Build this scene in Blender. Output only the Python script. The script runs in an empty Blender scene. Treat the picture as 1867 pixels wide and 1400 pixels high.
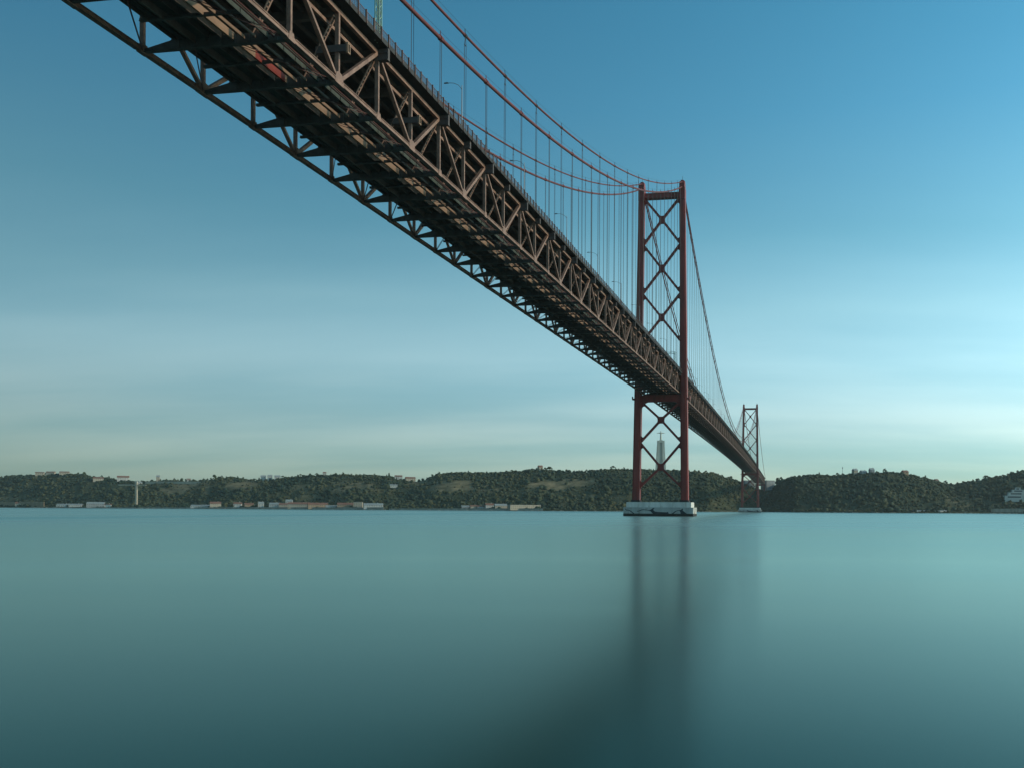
import bpy, math, random
import numpy as np
from mathutils import Vector, Matrix, noise

random.seed(7)
scene = bpy.context.scene
COL = scene.collection

# ------------------------------------------------------------------ camera
F_PX, IMG_W = 1518.18, 1867.0
CAM_H, ROLL = 3.685, 0.00552
PPX, PPY = 933.5 + 283.8, 700.0 + 228.6          # where the level optical axis meets the picture
cam_d = bpy.data.cameras.new('camera')
cam = bpy.data.objects.new('camera', cam_d)
COL.objects.link(cam)
cam_d.sensor_fit = 'HORIZONTAL'
cam_d.sensor_width = 36.0
cam_d.lens = F_PX / IMG_W * 36.0
cam_d.shift_x = -283.8 / IMG_W
cam_d.shift_y = 228.6 / IMG_W
cam_d.clip_start = 0.5
cam_d.clip_end = 60000
cam.location = (0, 0, CAM_H)
cam.rotation_euler = (math.pi / 2, -ROLL, 0)
scene.camera = cam

# ------------------------------------------------------------------ world, sun, exposure
SUN_AZ, SUN_EL = math.radians(-1), math.radians(24)    # azimuth from +X towards +Y
sun_dir = Vector((math.cos(SUN_EL) * math.cos(SUN_AZ), math.cos(SUN_EL) * math.sin(SUN_AZ), math.sin(SUN_EL)))
world = bpy.data.worlds.new('World')
scene.world = world
world.use_nodes = True
wn, wl = world.node_tree.nodes, world.node_tree.links
wn.clear()


def N(nodes, kind, **kw):
    n = nodes.new(kind)
    for k, v in kw.items():
        if k in n.inputs:
            n.inputs[k].default_value = v
        else:
            setattr(n, k, v)
    return n


sky = N(wn, 'ShaderNodeTexSky', sky_type='NISHITA', sun_disc=False, sun_elevation=SUN_EL,
        sun_rotation=math.pi / 2 - SUN_AZ, altitude=10.0, air_density=1.0, dust_density=0.6, ozone_density=3.0)
tc = N(wn, 'ShaderNodeTexCoord')
sep = N(wn, 'ShaderNodeSeparateXYZ')
wl.new(tc.outputs['Generated'], sep.inputs[0])
zc = N(wn, 'ShaderNodeMath', operation='MAXIMUM'); zc.inputs[1].default_value = 0.0
wl.new(sep.outputs[2], zc.inputs[0])
# pale humid air low down, clearer and more saturated blue higher up
elev = N(wn, 'ShaderNodeValToRGB')
el_ = elev.color_ramp.elements
elev.color_ramp.interpolation = 'LINEAR'
RAMP = [(0.0, (0.54, 0.78, 0.84)), (0.05, (0.80, 0.95, 0.94)), (0.10, (1.06, 1.13, 1.00)), (0.17, (1.24, 1.38, 1.12)), (0.23, (1.12, 1.37, 1.07)), (0.31, (0.76, 1.20, 0.97)), (0.43, (0.50, 1.08, 0.97)), (0.62, (0.34, 1.0, 0.92))]
el_[0].position = 0.0
el_[1].position = RAMP[-1][0]
for p_, _c in RAMP[1:-1]:
    el_.new(p_)
for e_, (p_, c_) in zip(sorted(el_, key=lambda q: q.position), RAMP):
    e_.color = (c_[0] / 1.5, c_[1] / 1.5, c_[2] / 1.5, 1)
wl.new(zc.outputs[0], elev.inputs[0])
# broad aureole: the whole sky falls off smoothly away from the sun
dt = N(wn, 'ShaderNodeVectorMath', operation='DOT_PRODUCT')
dt.inputs[1].default_value = sun_dir
wl.new(tc.outputs['Generated'], dt.inputs[0])
aur = N(wn, 'ShaderNodeMapRange')
aur.inputs['From Min'].default_value = -1; aur.inputs['From Max'].default_value = 1
aur.inputs['To Min'].default_value = 0.02; aur.inputs['To Max'].default_value = 1.0
wl.new(dt.outputs['Value'], aur.inputs['Value'])
apw = N(wn, 'ShaderNodeMath', operation='POWER'); apw.inputs[1].default_value = 0.8
wl.new(aur.outputs[0], apw.inputs[0])
asc = N(wn, 'ShaderNodeMath', operation='MULTIPLY'); asc.inputs[1].default_value = 1.57 * 1.5
wl.new(apw.outputs[0], asc.inputs[0])
tsc = N(wn, 'ShaderNodeVectorMath', operation='SCALE')
wl.new(elev.outputs[0], tsc.inputs[0]); wl.new(asc.outputs[0], tsc.inputs['Scale'])
tint = N(wn, 'ShaderNodeMix', data_type='RGBA', blend_type='MULTIPLY', clamp_result=False)
tint.inputs[0].default_value = 1.0
wl.new(sky.outputs[0], tint.inputs[6]); wl.new(tsc.outputs[0], tint.inputs[7])
# long soft streaks of thin cloud: the direction is laid on a high flat layer
za = N(wn, 'ShaderNodeMath', operation='ADD'); za.inputs[1].default_value = 0.12
wl.new(zc.outputs[0], za.inputs[0])
dx = N(wn, 'ShaderNodeMath', operation='DIVIDE'); dy = N(wn, 'ShaderNodeMath', operation='DIVIDE')
wl.new(sep.outputs[0], dx.inputs[0]); wl.new(za.outputs[0], dx.inputs[1])
wl.new(sep.outputs[1], dy.inputs[0]); wl.new(za.outputs[0], dy.inputs[1])
cmb = N(wn, 'ShaderNodeCombineXYZ')
wl.new(dx.outputs[0], cmb.inputs[0]); wl.new(dy.outputs[0], cmb.inputs[1])
mp = N(wn, 'ShaderNodeMapping')
mp.inputs['Rotation'].default_value = (0, 0, math.radians(-8))
mp.inputs['Scale'].default_value = (0.36, 0.95, 1)
mp.inputs['Location'].default_value = (3.1, 1.7, 0)
wl.new(cmb.outputs[0], mp.inputs[0])
nz = N(wn, 'ShaderNodeTexNoise', Scale=1.0, Detail=5.0, Roughness=0.5)
wl.new(mp.outputs[0], nz.inputs['Vector'])
cr = N(wn, 'ShaderNodeMapRange', interpolation_type='SMOOTHSTEP')
cr.inputs['From Min'].default_value = 0.30; cr.inputs['From Max'].default_value = 0.70
cr.inputs['To Min'].default_value = 0.0; cr.inputs['To Max'].default_value = 1.0
wl.new(nz.outputs['Fac'], cr.inputs['Value'])
# thin cloud is a little paler than the sky behind it, the gaps a little deeper; it thins out towards the zenith
fade = N(wn, 'ShaderNodeMapRange', interpolation_type='SMOOTHSTEP')
fade.inputs['From Min'].default_value = 0.05; fade.inputs['From Max'].default_value = 0.5
fade.inputs['To Min'].default_value = 1.0; fade.inputs['To Max'].default_value = 0.25
wl.new(zc.outputs[0], fade.inputs['Value'])
gain = N(wn, 'ShaderNodeMix', data_type='RGBA')
gain.inputs[6].default_value = (0.78, 0.88, 0.91, 1)
gain.inputs[7].default_value = (1.18, 1.09, 1.06, 1)
wl.new(cr.outputs[0], gain.inputs[0])
cmix = N(wn, 'ShaderNodeMix', data_type='RGBA', blend_type='MULTIPLY')
wl.new(fade.outputs[0], cmix.inputs[0])
wl.new(tint.outputs[2], cmix.inputs[6]); wl.new(gain.outputs[2], cmix.inputs[7])
bg = N(wn, 'ShaderNodeBackground', Strength=0.15)
wl.new(cmix.outputs[2], bg.inputs[0])
wo = N(wn, 'ShaderNodeOutputWorld')
wl.new(bg.outputs[0], wo.inputs[0])

sun_l = bpy.data.lights.new('sun', 'SUN')
sun_l.energy = 2.6
sun_l.angle = math.radians(0.6)
sun_l.color = (1.0, 0.79, 0.56)
sun_o = bpy.data.objects.new('sun', sun_l)
COL.objects.link(sun_o)
sun_o.rotation_euler = (-sun_dir).to_track_quat('-Z', 'Y').to_euler()
sun_o.location = sun_dir * 500

scene.view_settings.view_transform = 'Standard'
scene.view_settings.look = 'None'
scene.view_settings.gamma = 1.0
scene.view_settings.use_curve_mapping = False
scene.view_settings.exposure = 0.0
scene.render.engine = 'CYCLES'
scene.cycles.max_bounces = 6


# ------------------------------------------------------------------ helpers
def px_dir(x, y):
    """a picture point -> (X/Y, (Z-CAM_H)/Y) of its sight line"""
    u, v = x - PPX, y - PPY
    c, s = math.cos(ROLL), math.sin(ROLL)
    return (u * c + v * s) / F_PX, -(-u * s + v * c) / F_PX


def px_at(x, y, Y):
    a, b = px_dir(x, y)
    return Vector((a * Y, Y, CAM_H + b * Y))


class MB:
    def __init__(self):
        self.v, self.f = [], []

    def add(self, vs, fs):
        o = len(self.v)
        self.v += [tuple(p) for p in vs]
        self.f += [tuple(i + o for i in q) for q in fs]
        return self

    def box(self, a, b):
        (x0, y0, z0), (x1, y1, z1) = a, b
        return self.add([(x0, y0, z0), (x1, y0, z0), (x1, y1, z0), (x0, y1, z0), (x0, y0, z1), (x1, y0, z1), (x1, y1, z1), (x0, y1, z1)],
                        [(3, 2, 1, 0), (4, 5, 6, 7), (0, 1, 5, 4), (1, 2, 6, 5), (2, 3, 7, 6), (3, 0, 4, 7)])

    def bar(self, p, q, w, h, up=(0, 0, 1), w2=None, h2=None):
        p, q = Vector(p), Vector(q)
        d = (q - p).normalized()
        u = Vector(up)
        s = d.cross(u)
        if s.length < 1e-4:
            s = d.cross(Vector((1, 0, 0)))
        s.normalize(); u = s.cross(d)
        w2 = w if w2 is None else w2; h2 = h if h2 is None else h2
        vs = []
        for c, ww, hh in ((p, w, h), (q, w2, h2)):
            for i, j in ((-1, -1), (1, -1), (1, 1), (-1, 1)):
                vs.append(c + s * (i * ww / 2) + u * (j * hh / 2))
        return self.add(vs, [(3, 2, 1, 0), (4, 5, 6, 7), (0, 1, 5, 4), (1, 2, 6, 5), (2, 3, 7, 6), (3, 0, 4, 7)])

    def tube(self, pts, r, n=6, cap=True):
        pts = [Vector(p) for p in pts]
        rs = r if isinstance(r, (list, tuple)) else [r] * len(pts)
        o = len(self.v)
        for i, p in enumerate(pts):
            d = (pts[min(i + 1, len(pts) - 1)] - pts[max(i - 1, 0)]).normalized()
            s = d.cross(Vector((0, 0, 1)))
            if s.length < 1e-3:
                s = Vector((0, 1, 0)) if abs(d.y) < .9 else Vector((1, 0, 0))
            s.normalize(); u = s.cross(d)
            for k in range(n):
                a = 2 * math.pi * k / n
                self.v.append(tuple(p + s * (math.cos(a) * rs[i]) + u * (math.sin(a) * rs[i])))
        for i in range(len(pts) - 1):
            for k in range(n):
                a, b = o + i * n + k, o + i * n + (k + 1) % n
                self.f.append((a, b, b + n, a + n))
        if cap:
            self.f.append(tuple(o + k for k in reversed(range(n))))
            e = o + (len(pts) - 1) * n
            self.f.append(tuple(e + k for k in range(n)))
        return self

    def prism(self, poly, d0, d1, axis='x'):
        """polygon (a, b) pushed along an axis: 'x' -> (y, z), 'y' -> (x, z), 'z' -> (x, y)"""
        n = len(poly)
        def P(d, a, b):
            return {'x': (d, a, b), 'y': (a, d, b), 'z': (a, b, d)}[axis]
        vs = [P(d0, a, b) for a, b in poly] + [P(d1, a, b) for a, b in poly]
        fs = [tuple(reversed(range(n))), tuple(range(n, 2 * n))] + [(i, (i + 1) % n, n + (i + 1) % n, n + i) for i in range(n)]
        return self.add(vs, fs)

    def mesh(self, name, mat, smooth=False):
        m = bpy.data.meshes.new(name)
        m.from_pydata(self.v, [], self.f)
        m.update()
        import bmesh
        bm = bmesh.new(); bm.from_mesh(m)
        bmesh.ops.recalc_face_normals(bm, faces=bm.faces)
        bm.to_mesh(m); bm.free()
        if smooth:
            m.polygons.foreach_set('use_smooth', [True] * len(m.polygons))
        if mat is not None:
            m.materials.append(mat)
        return m

    def build(self, name, mat, parent=None, loc=(0, 0, 0), smooth=False):
        return place(name, self.mesh(name, mat, smooth), parent, loc)


def place(name, mesh, parent=None, loc=(0, 0, 0), rz=0.0):
    o = bpy.data.objects.new(name, mesh)
    COL.objects.link(o)
    o.parent = parent
    o.location = loc
    o.rotation_euler = (0, 0, rz)
    return o


def tag(o, label=None, cat=None, group=None, kind=None):
    if label: o['label'] = label
    if cat: o['category'] = cat
    if group: o['group'] = group
    if kind: o['kind'] = kind
    return o


def empty(name, loc=(0, 0, 0), rz=0.0, parent=None):
    o = bpy.data.objects.new(name, None)
    COL.objects.link(o)
    o.location = loc
    o.rotation_euler = (0, 0, rz)
    o.parent = parent
    return o


def copy_tree(o, parent=None):
    c = o.copy()
    COL.objects.link(c)
    c.parent = parent
    for ch in list(o.children):
        copy_tree(ch, c)
    return c


# ------------------------------------------------------------------ materials
def paint(name, col, rough=0.6, var=0.25, scale=0.6, rust=None, rust_amt=0.0, bump=0.0, streak=False, spec=0.3):
    m = bpy.data.materials.new(name)
    m.use_nodes = True
    nt = m.node_tree; n, l = nt.nodes, nt.links
    b = n['Principled BSDF']
    b.inputs['Roughness'].default_value = rough
    b.inputs['Specular IOR Level'].default_value = spec
    t = N(n, 'ShaderNodeTexCoord')
    mpn = N(n, 'ShaderNodeMapping')
    if streak:
        mpn.inputs['Scale'].default_value = (1, 1, 0.18)
    l.new(t.outputs['Object'], mpn.inputs[0])
    a = N(n, 'ShaderNodeTexNoise', Scale=scale, Detail=6.0, Roughness=0.6)
    l.new(mpn.outputs[0], a.inputs['Vector'])
    r = N(n, 'ShaderNodeMapRange')
    r.inputs['From Min'].default_value = 0.3; r.inputs['From Max'].default_value = 0.7
    r.inputs['To Min'].default_value = 1 - var; r.inputs['To Max'].default_value = 1 + var
    l.new(a.outputs['Fac'], r.inputs['Value'])
    mx = N(n, 'ShaderNodeVectorMath', operation='SCALE')
    mx.inputs[0].default_value = col
    l.new(r.outputs[0], mx.inputs['Scale'])
    out = mx.outputs[0]
    if rust:
        a2 = N(n, 'ShaderNodeTexNoise', Scale=scale * 2.7, Detail=7.0, Roughness=0.65)
        l.new(mpn.outputs[0], a2.inputs['Vector'])
        r2 = N(n, 'ShaderNodeMapRange', interpolation_type='SMOOTHSTEP')
        r2.inputs['From Min'].default_value = 0.52; r2.inputs['From Max'].default_value = 0.70
        r2.inputs['To Max'].default_value = rust_amt
        l.new(a2.outputs['Fac'], r2.inputs['Value'])
        mm = N(n, 'ShaderNodeMix', data_type='RGBA')
        mm.inputs[7].default_value = (*rust, 1)
        l.new(r2.outputs[0], mm.inputs[0]); l.new(out, mm.inputs[6])
        out = mm.outputs[2]
    l.new(out, b.inputs['Base Color'])
    if bump:
        bp = N(n, 'ShaderNodeBump', Strength=bump, Distance=0.05)
        l.new(a.outputs['Fac'], bp.inputs['Height']); l.new(bp.outputs[0], b.inputs['Normal'])
    return m


M = {
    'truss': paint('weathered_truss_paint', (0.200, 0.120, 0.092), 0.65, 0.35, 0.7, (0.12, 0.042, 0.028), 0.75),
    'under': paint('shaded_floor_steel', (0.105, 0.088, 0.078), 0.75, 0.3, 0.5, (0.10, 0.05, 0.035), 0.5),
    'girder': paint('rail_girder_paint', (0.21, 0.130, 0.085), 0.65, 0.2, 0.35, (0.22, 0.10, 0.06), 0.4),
    'primer': paint('fresh_red_primer', (0.17, 0.020, 0.012), 0.6, 0.25, 0.7, (0.2, 0.05, 0.03), 0.4),
    'bracket': paint('grey_bracket_paint', (0.075, 0.062, 0.060), 0.7, 0.2, 1.2, (0.12, 0.05, 0.04), 0.4),
    'rod': paint('red_brown_rod_paint', (0.12, 0.045, 0.038), 0.6, 0.2, 1.0),
    'fascia': paint('green_grey_panel', (0.034, 0.040, 0.030), 0.7, 0.35, 0.8, (0.05, 0.045, 0.035), 0.5, streak=True),
    'tower': paint('tower_red_paint', (0.20, 0.036, 0.030), 0.55, 0.3, 0.16, (0.085, 0.024, 0.02), 0.65, streak=True),
    'cable': paint('cable_red_paint', (0.125, 0.030, 0.028), 0.6, 0.15, 0.3),
    'rope': paint('hanger_rope_steel', (0.028, 0.032, 0.040), 0.6, 0.1, 0.5),
    'dark': paint('dark_steel', (0.030, 0.027, 0.026), 0.7, 0.2, 1.0),
    'rail': paint('railing_paint', (0.12, 0.065, 0.052), 0.6, 0.25, 1.0),
    'asphalt': paint('asphalt', (0.05, 0.05, 0.05), 0.9, 0.2, 0.5),
    'concrete': paint('pier_concrete', (0.35, 0.36, 0.345), 0.85, 0.25, 0.22, (0.17, 0.145, 0.11), 0.65, streak=True),
    'plinth': paint('plinth_concrete', (0.52, 0.52, 0.49), 0.85, 0.25, 0.25, (0.24, 0.20, 0.15), 0.6, streak=True),
    'weed': paint('tide_line_growth', (0.028, 0.026, 0.022), 0.8, 0.5, 0.8, (0.10, 0.09, 0.06), 0.6),
    'mural': paint('black_mural_paint', (0.035, 0.04, 0.048), 0.8, 0.3, 0.6),
    'green': paint('pale_green_gantry_paint', (0.25, 0.38, 0.30), 0.55, 0.15, 1.0, (0.2, 0.12, 0.08), 0.3),
    'lamp': paint('lamp_grey_metal', (0.17, 0.19, 0.21), 0.5, 0.1, 1.0),
    'monument': paint('monument_concrete', (0.50, 0.48, 0.40), 0.85, 0.2, 0.06, (0.25, 0.23, 0.18), 0.5, streak=True),
    'white': paint('white_render', (0.43, 0.42, 0.39), 0.8, 0.15, 0.15, (0.4, 0.38, 0.33), 0.35, streak=True),
    'cream': paint('cream_render', (0.36, 0.31, 0.24), 0.8, 0.15, 0.15, (0.3, 0.26, 0.2), 0.4, streak=True),
    'ochre': paint('ochre_render', (0.26, 0.19, 0.125), 0.85, 0.2, 0.15, (0.2, 0.15, 0.1), 0.5, streak=True),
    'greyr': paint('grey_render', (0.27, 0.28, 0.28), 0.85, 0.2, 0.15, (0.2, 0.2, 0.19), 0.5, streak=True),
    'tile': paint('clay_tile', (0.17, 0.085, 0.06), 0.85, 0.3, 0.3, (0.12, 0.07, 0.05), 0.5),
    'slate': paint('grey_roof', (0.22, 0.24, 0.24), 0.8, 0.2, 0.3),
    'glass': paint('dark_window', (0.03, 0.04, 0.05), 0.15, 0.1, 0.5, spec=0.5),
    'bark': paint('bark', (0.07, 0.05, 0.035), 0.9, 0.3, 2.0),
    'quay': paint('quay_stone', (0.26, 0.24, 0.20), 0.9, 0.3, 0.1, (0.1, 0.09, 0.07), 0.6, streak=True),
}


def foliage(name, ca, cb, scale):
    m = bpy.data.materials.new(name)
    m.use_nodes = True
    n, l = m.node_tree.nodes, m.node_tree.links
    b = n['Principled BSDF']
    b.inputs['Roughness'].default_value = 0.8
    b.inputs['Specular IOR Level'].default_value = 0.15
    g = N(n, 'ShaderNodeNewGeometry')
    a = N(n, 'ShaderNodeTexNoise', Scale=scale, Detail=5.0, Roughness=0.65)
    l.new(g.outputs['Position'], a.inputs['Vector'])
    r = N(n, 'ShaderNodeValToRGB')
    r.color_ramp.elements[0].position = 0.36; r.color_ramp.elements[0].color = (*ca, 1)
    r.color_ramp.elements[1].position = 0.66; r.color_ramp.elements[1].color = (*cb, 1)
    l.new(a.outputs['Fac'], r.inputs[0])
    l.new(r.outputs[0], b.inputs['Base Color'])
    return m


M['leaf'] = foliage('woodland_leaves', (0.017, 0.034, 0.021), (0.066, 0.068, 0.031), 0.011)
M['leaf2'] = foliage('ridge_tree_leaves', (0.020, 0.036, 0.020), (0.060, 0.085, 0.034), 0.25)


def hill_material():
    m = bpy.data.materials.new('scrub_and_bare_cliff')
    m.use_nodes = True
    n, l = m.node_tree.nodes, m.node_tree.links
    b = n['Principled BSDF']
    b.inputs['Roughness'].default_value = 0.95
    b.inputs['Specular IOR Level'].default_value = 0.1
    g = N(n, 'ShaderNodeNewGeometry')
    a = N(n, 'ShaderNodeTexNoise', Scale=0.03, Detail=8.0, Roughness=0.65)
    l.new(g.outputs['Position'], a.inputs['Vector'])
    r = N(n, 'ShaderNodeValToRGB')
    e = r.color_ramp.elements
    e[0].position = 0.34; e[0].color = (0.020, 0.034, 0.019, 1)
    e[1].position = 0.74; e[1].color = (0.078, 0.074, 0.036, 1)
    l.new(a.outputs['Fac'], r.inputs[0])
    at = N(n, 'ShaderNodeAttribute', attribute_name='bare')
    mpn = N(n, 'ShaderNodeMapping'); mpn.inputs['Scale'].default_value = (1, 1, 3.5)
    l.new(g.outputs['Position'], mpn.inputs[0])
    a2 = N(n, 'ShaderNodeTexNoise', Scale=0.05, Detail=7.0, Roughness=0.7)
    l.new(mpn.outputs[0], a2.inputs['Vector'])
    r2 = N(n, 'ShaderNodeValToRGB')
    e = r2.color_ramp.elements
    e[0].position = 0.36; e[0].color = (0.075, 0.070, 0.036, 1)
    e[1].position = 0.66; e[1].color = (0.25, 0.195, 0.115, 1)
    l.new(a2.outputs['Fac'], r2.inputs[0])
    mx = N(n, 'ShaderNodeMix', data_type='RGBA')
    l.new(at.outputs['Fac'], mx.inputs[0]); l.new(r.outputs[0], mx.inputs[6]); l.new(r2.outputs[0], mx.inputs[7])
    l.new(mx.outputs[2], b.inputs['Base Color'])
    return m


def water_material():
    m = bpy.data.materials.new('river_water')
    m.use_nodes = True
    n, l = m.node_tree.nodes, m.node_tree.links
    n.remove(n['Principled BSDF'])
    out = n['Material Output']
    body = N(n, 'ShaderNodeBsdfDiffuse', Color=(0.006, 0.036, 0.031, 1))
    gl = N(n, 'ShaderNodeBsdfGlossy', Color=(0.77, 0.94, 0.88, 1))
    fr_ = N(n, 'ShaderNodeFresnel', IOR=1.333)
    mixs = N(n, 'ShaderNodeMixShader')
    # waves facing the viewer keep open water from ever reflecting like a perfect mirror
    cl = N(n, 'ShaderNodeMath', operation='MINIMUM'); cl.inputs[1].default_value = 0.70
    l.new(fr_.outputs[0], cl.inputs[0]); l.new(cl.outputs[0], mixs.inputs[0]); l.new(body.outputs[0], mixs.inputs[1]); l.new(gl.outputs[0], mixs.inputs[2])
    l.new(mixs.outputs[0], out.inputs['Surface'])
    t = N(n, 'ShaderNodeTexCoord')
    mpn = N(n, 'ShaderNodeMapping')
    mpn.inputs['Scale'].default_value = (0.0011, 0.0085, 1)
    l.new(t.outputs['Object'], mpn.inputs[0])
    a = N(n, 'ShaderNodeTexNoise', Scale=1.0, Detail=4.0, Roughness=0.55)
    l.new(mpn.outputs[0], a.inputs['Vector'])
    r = N(n, 'ShaderNodeMapRange')
    r.inputs['From Min'].default_value = 0.3; r.inputs['From Max'].default_value = 0.7
    r.inputs['To Min'].default_value = 0.20; r.inputs['To Max'].default_value = 0.26
    l.new(a.outputs['Fac'], r.inputs['Value'])
    # wind-ruffled open river beyond the sheltered water by the bank, in drawn-out streaks
    sp = N(n, 'ShaderNodeSeparateXYZ')
    l.new(t.outputs['Object'], sp.inputs[0])
    mp2 = N(n, 'ShaderNodeMapping'); mp2.inputs['Scale'].default_value = (0.0016, 0.012, 1)
    l.new(t.outputs['Object'], mp2.inputs[0])
    a2 = N(n, 'ShaderNodeTexNoise', Scale=1.0, Detail=3.0, Roughness=0.5)
    l.new(mp2.outputs[0], a2.inputs['Vector'])
    ad = N(n, 'ShaderNodeMath', operation='MULTIPLY_ADD'); ad.inputs[1].default_value = 110.0
    l.new(a2.outputs['Fac'], ad.inputs[0]); l.new(sp.outputs[1], ad.inputs[2])
    r2 = N(n, 'ShaderNodeMapRange', interpolation_type='SMOOTHSTEP')
    r2.inputs['From Min'].default_value = 195; r2.inputs['From Max'].default_value = 270
    r2.inputs['To Min'].default_value = 0.0; r2.inputs['To Max'].default_value = 0.05
    l.new(ad.outputs[0], r2.inputs['Value'])
    sm = N(n, 'ShaderNodeMath', operation='ADD')
    mp3 = N(n, 'ShaderNodeMapping'); mp3.inputs['Scale'].default_value = (0.010, 0.075, 1); mp3.inputs['Rotation'].default_value = (0, 0, .15)
    l.new(t.outputs['Object'], mp3.inputs[0])
    a3 = N(n, 'ShaderNodeTexNoise', Scale=1.0, Detail=4.0, Roughness=0.6)
    l.new(mp3.outputs[0], a3.inputs['Vector'])
    m3 = N(n, 'ShaderNodeMath', operation='MULTIPLY_ADD'); m3.inputs[1].default_value = 0.06; m3.inputs[2].default_value = -0.03
    l.new(a3.outputs['Fac'], m3.inputs[0])
    s3 = N(n, 'ShaderNodeMath', operation='ADD')
    l.new(r.outputs[0], s3.inputs[0]); l.new(m3.outputs[0], s3.inputs[1])
    l.new(s3.outputs[0], sm.inputs[0]); l.new(r2.outputs[0], sm.inputs[1])
    l.new(sm.outputs[0], gl.inputs['Roughness'])
    return m


M['hill'] = hill_material()
M['water'] = water_material()

# ------------------------------------------------------------------ water
wm = MB()
S = 9000
xs = [-S, -4000, -1500, -400, 0, 400, 1500, 4000, S]
ys = [-S, -1000, 0, 100, 400, 1000, 2000, 4000, S]
for y in ys:
    for x in xs:
        wm.v.append((x, y, 0))
for j in range(8):
    for i in range(8):
        k = j * 9 + i
        wm.f.append((k, k + 1, k + 10, k + 9))
tag(wm.build('river', M['water']), 'smooth teal river water under the bridge', 'water', kind='structure')

# ------------------------------------------------------------------ far shore terrain
SIL = [(-900, 872), (-600, 866), (-300, 869), (0, 866), (16, 864), (40, 862), (120, 861), (150, 861), (171, 866), (198, 868), (212, 872), (241, 874), (268, 874), (308, 872),
       (345, 873), (380, 871), (402, 866), (428, 868), (455, 871), (500, 871), (517, 867), (551, 864), (600, 862), (660, 862), (709, 865), (727, 870), (761, 873),
       (776, 869), (795, 862), (825, 858), (900, 859), (937, 856), (975, 852), (1020, 855), (1057, 856), (1117, 852), (1150, 853), (1215, 854), (1256, 855),
       (1299, 859), (1333, 869), (1353, 877), (1375, 886), (1394, 893), (1410, 890), (1416, 874), (1433, 869), (1461, 864), (1488, 862), (1516, 864), (1558, 861), (1588, 859), (1613, 857),
       (1641, 859), (1668, 863), (1688, 869), (1718, 877), (1738, 880), (1765, 875), (1793, 869), (1821, 865), (1843, 861), (1867, 854), (1950, 846), (2100, 850), (2400, 862), (3200, 866)]
SHORE = [(-900, 2300), (0, 2000), (250, 1860), (700, 1720), (1100, 1640), (1290, 1640), (1385, 1790), (1405, 1790), (1450, 1660), (1600, 1580), (1867, 1540), (2400, 1500), (3200, 1480)]
RIDGE = [(-900, 230), (0, 200), (250, 190), (700, 210), (1000, 240), (1200, 260), (1340, 200), (1394, 160), (1440, 150), (1600, 190), (1740, 260), (1867, 220), (3200, 220)]


def tab(T, x):
    return float(np.interp(x, [a for a, _ in T], [b for _, b in T]))


def px_of_u(u):
    return PPX + u * F_PX


BARE = [(1005, 884, 34, 9, 1.0), (1050, 880, 30, 9, 0.9), (320, 893, 34, 15, 0.8), (350, 884, 30, 7, .8), (440, 884, 30, 8, 0.9), (640, 886, 50, 10, 0.8), (820, 885, 60, 12, 0.85), (780, 878, 30, 6, .7), (545, 888, 30, 7, .7),
        (880, 893, 45, 7, 0.5), (1745, 915, 25, 14, 0.5), (1780, 903, 30, 6, 0.6), (1850, 878, 30, 14, 0.7), (560, 905, 60, 5, 0.4), (1100, 905, 60, 6, 0.35), (40, 905, 60, 6, 0.45), (700, 895, 20, 5, .5)]
TC_S = Vector((-4.1, 478.34, 0))           # bridge origin
PHI = 0.14882
CRISTO = px_at(1204.5, 857, 2297)


def terrain(u, s):
    """ground height on the far bank: u = X/Y of the sight line, s = metres inland; also returns how bare it is"""
    x = px_of_u(u)
    Ysh = tab(SHORE, x)
    R = tab(RIDGE, x)
    Y = Ysh + s
    X = u * Y
    cut = 4.5
    _, b = px_dir(x, tab(SIL, x) + cut)
    Hr = CAM_H + b * (Ysh + R)
    flat = 26 + 10 * noise.noise((X * .006, 3.3, 0))
    n1 = noise.fractal((X * .010, Y * .010, 1.7), 1.0, 2.0, 5)
    n2 = noise.fractal((X * .035, Y * .035, 8.1), 1.0, 2.0, 4)
    if s < 0:
        z = -3.0
    elif s < flat:
        z = 2.2 + 0.05 * s
    else:
        q = (s - flat) / max(20, R - flat)
        if q < 1:
            e = q ** 0.85
            e = e * e * (3 - 2 * e) * .55 + q * .45
            z = 3.5 + (Hr - 3.5) * e + (n1 * 9 + n2 * 3) * min(1, q * 4) * (1 - q) * 1.6
        else:
            z = Hr - (q - 1) * 3.0 + n1 * 2 * min(1, q - 1)
            z = min(z, CAM_H + b * Y - .5)
    d = math.hypot(X - CRISTO.x, Y - CRISTO.y)
    if s > R:
        g = math.exp(-(d / 160) ** 2)
        z = z * (1 - g) + max(z, CRISTO.z + 1) * g
    zz = (z - CAM_H) / Y
    py = PPY - zz * F_PX + (x - PPX) * ROLL
    bare = 0.0
    for bx, by, rx, ry, a in BARE:
        g = math.exp(-((x - bx) / rx) ** 2 - ((py - by) / ry) ** 2)
        bare = max(bare, a * min(1, max(0, g * 2.0 + n2 * 1.0 - .3)))
    return X, Y, z, bare


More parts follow.
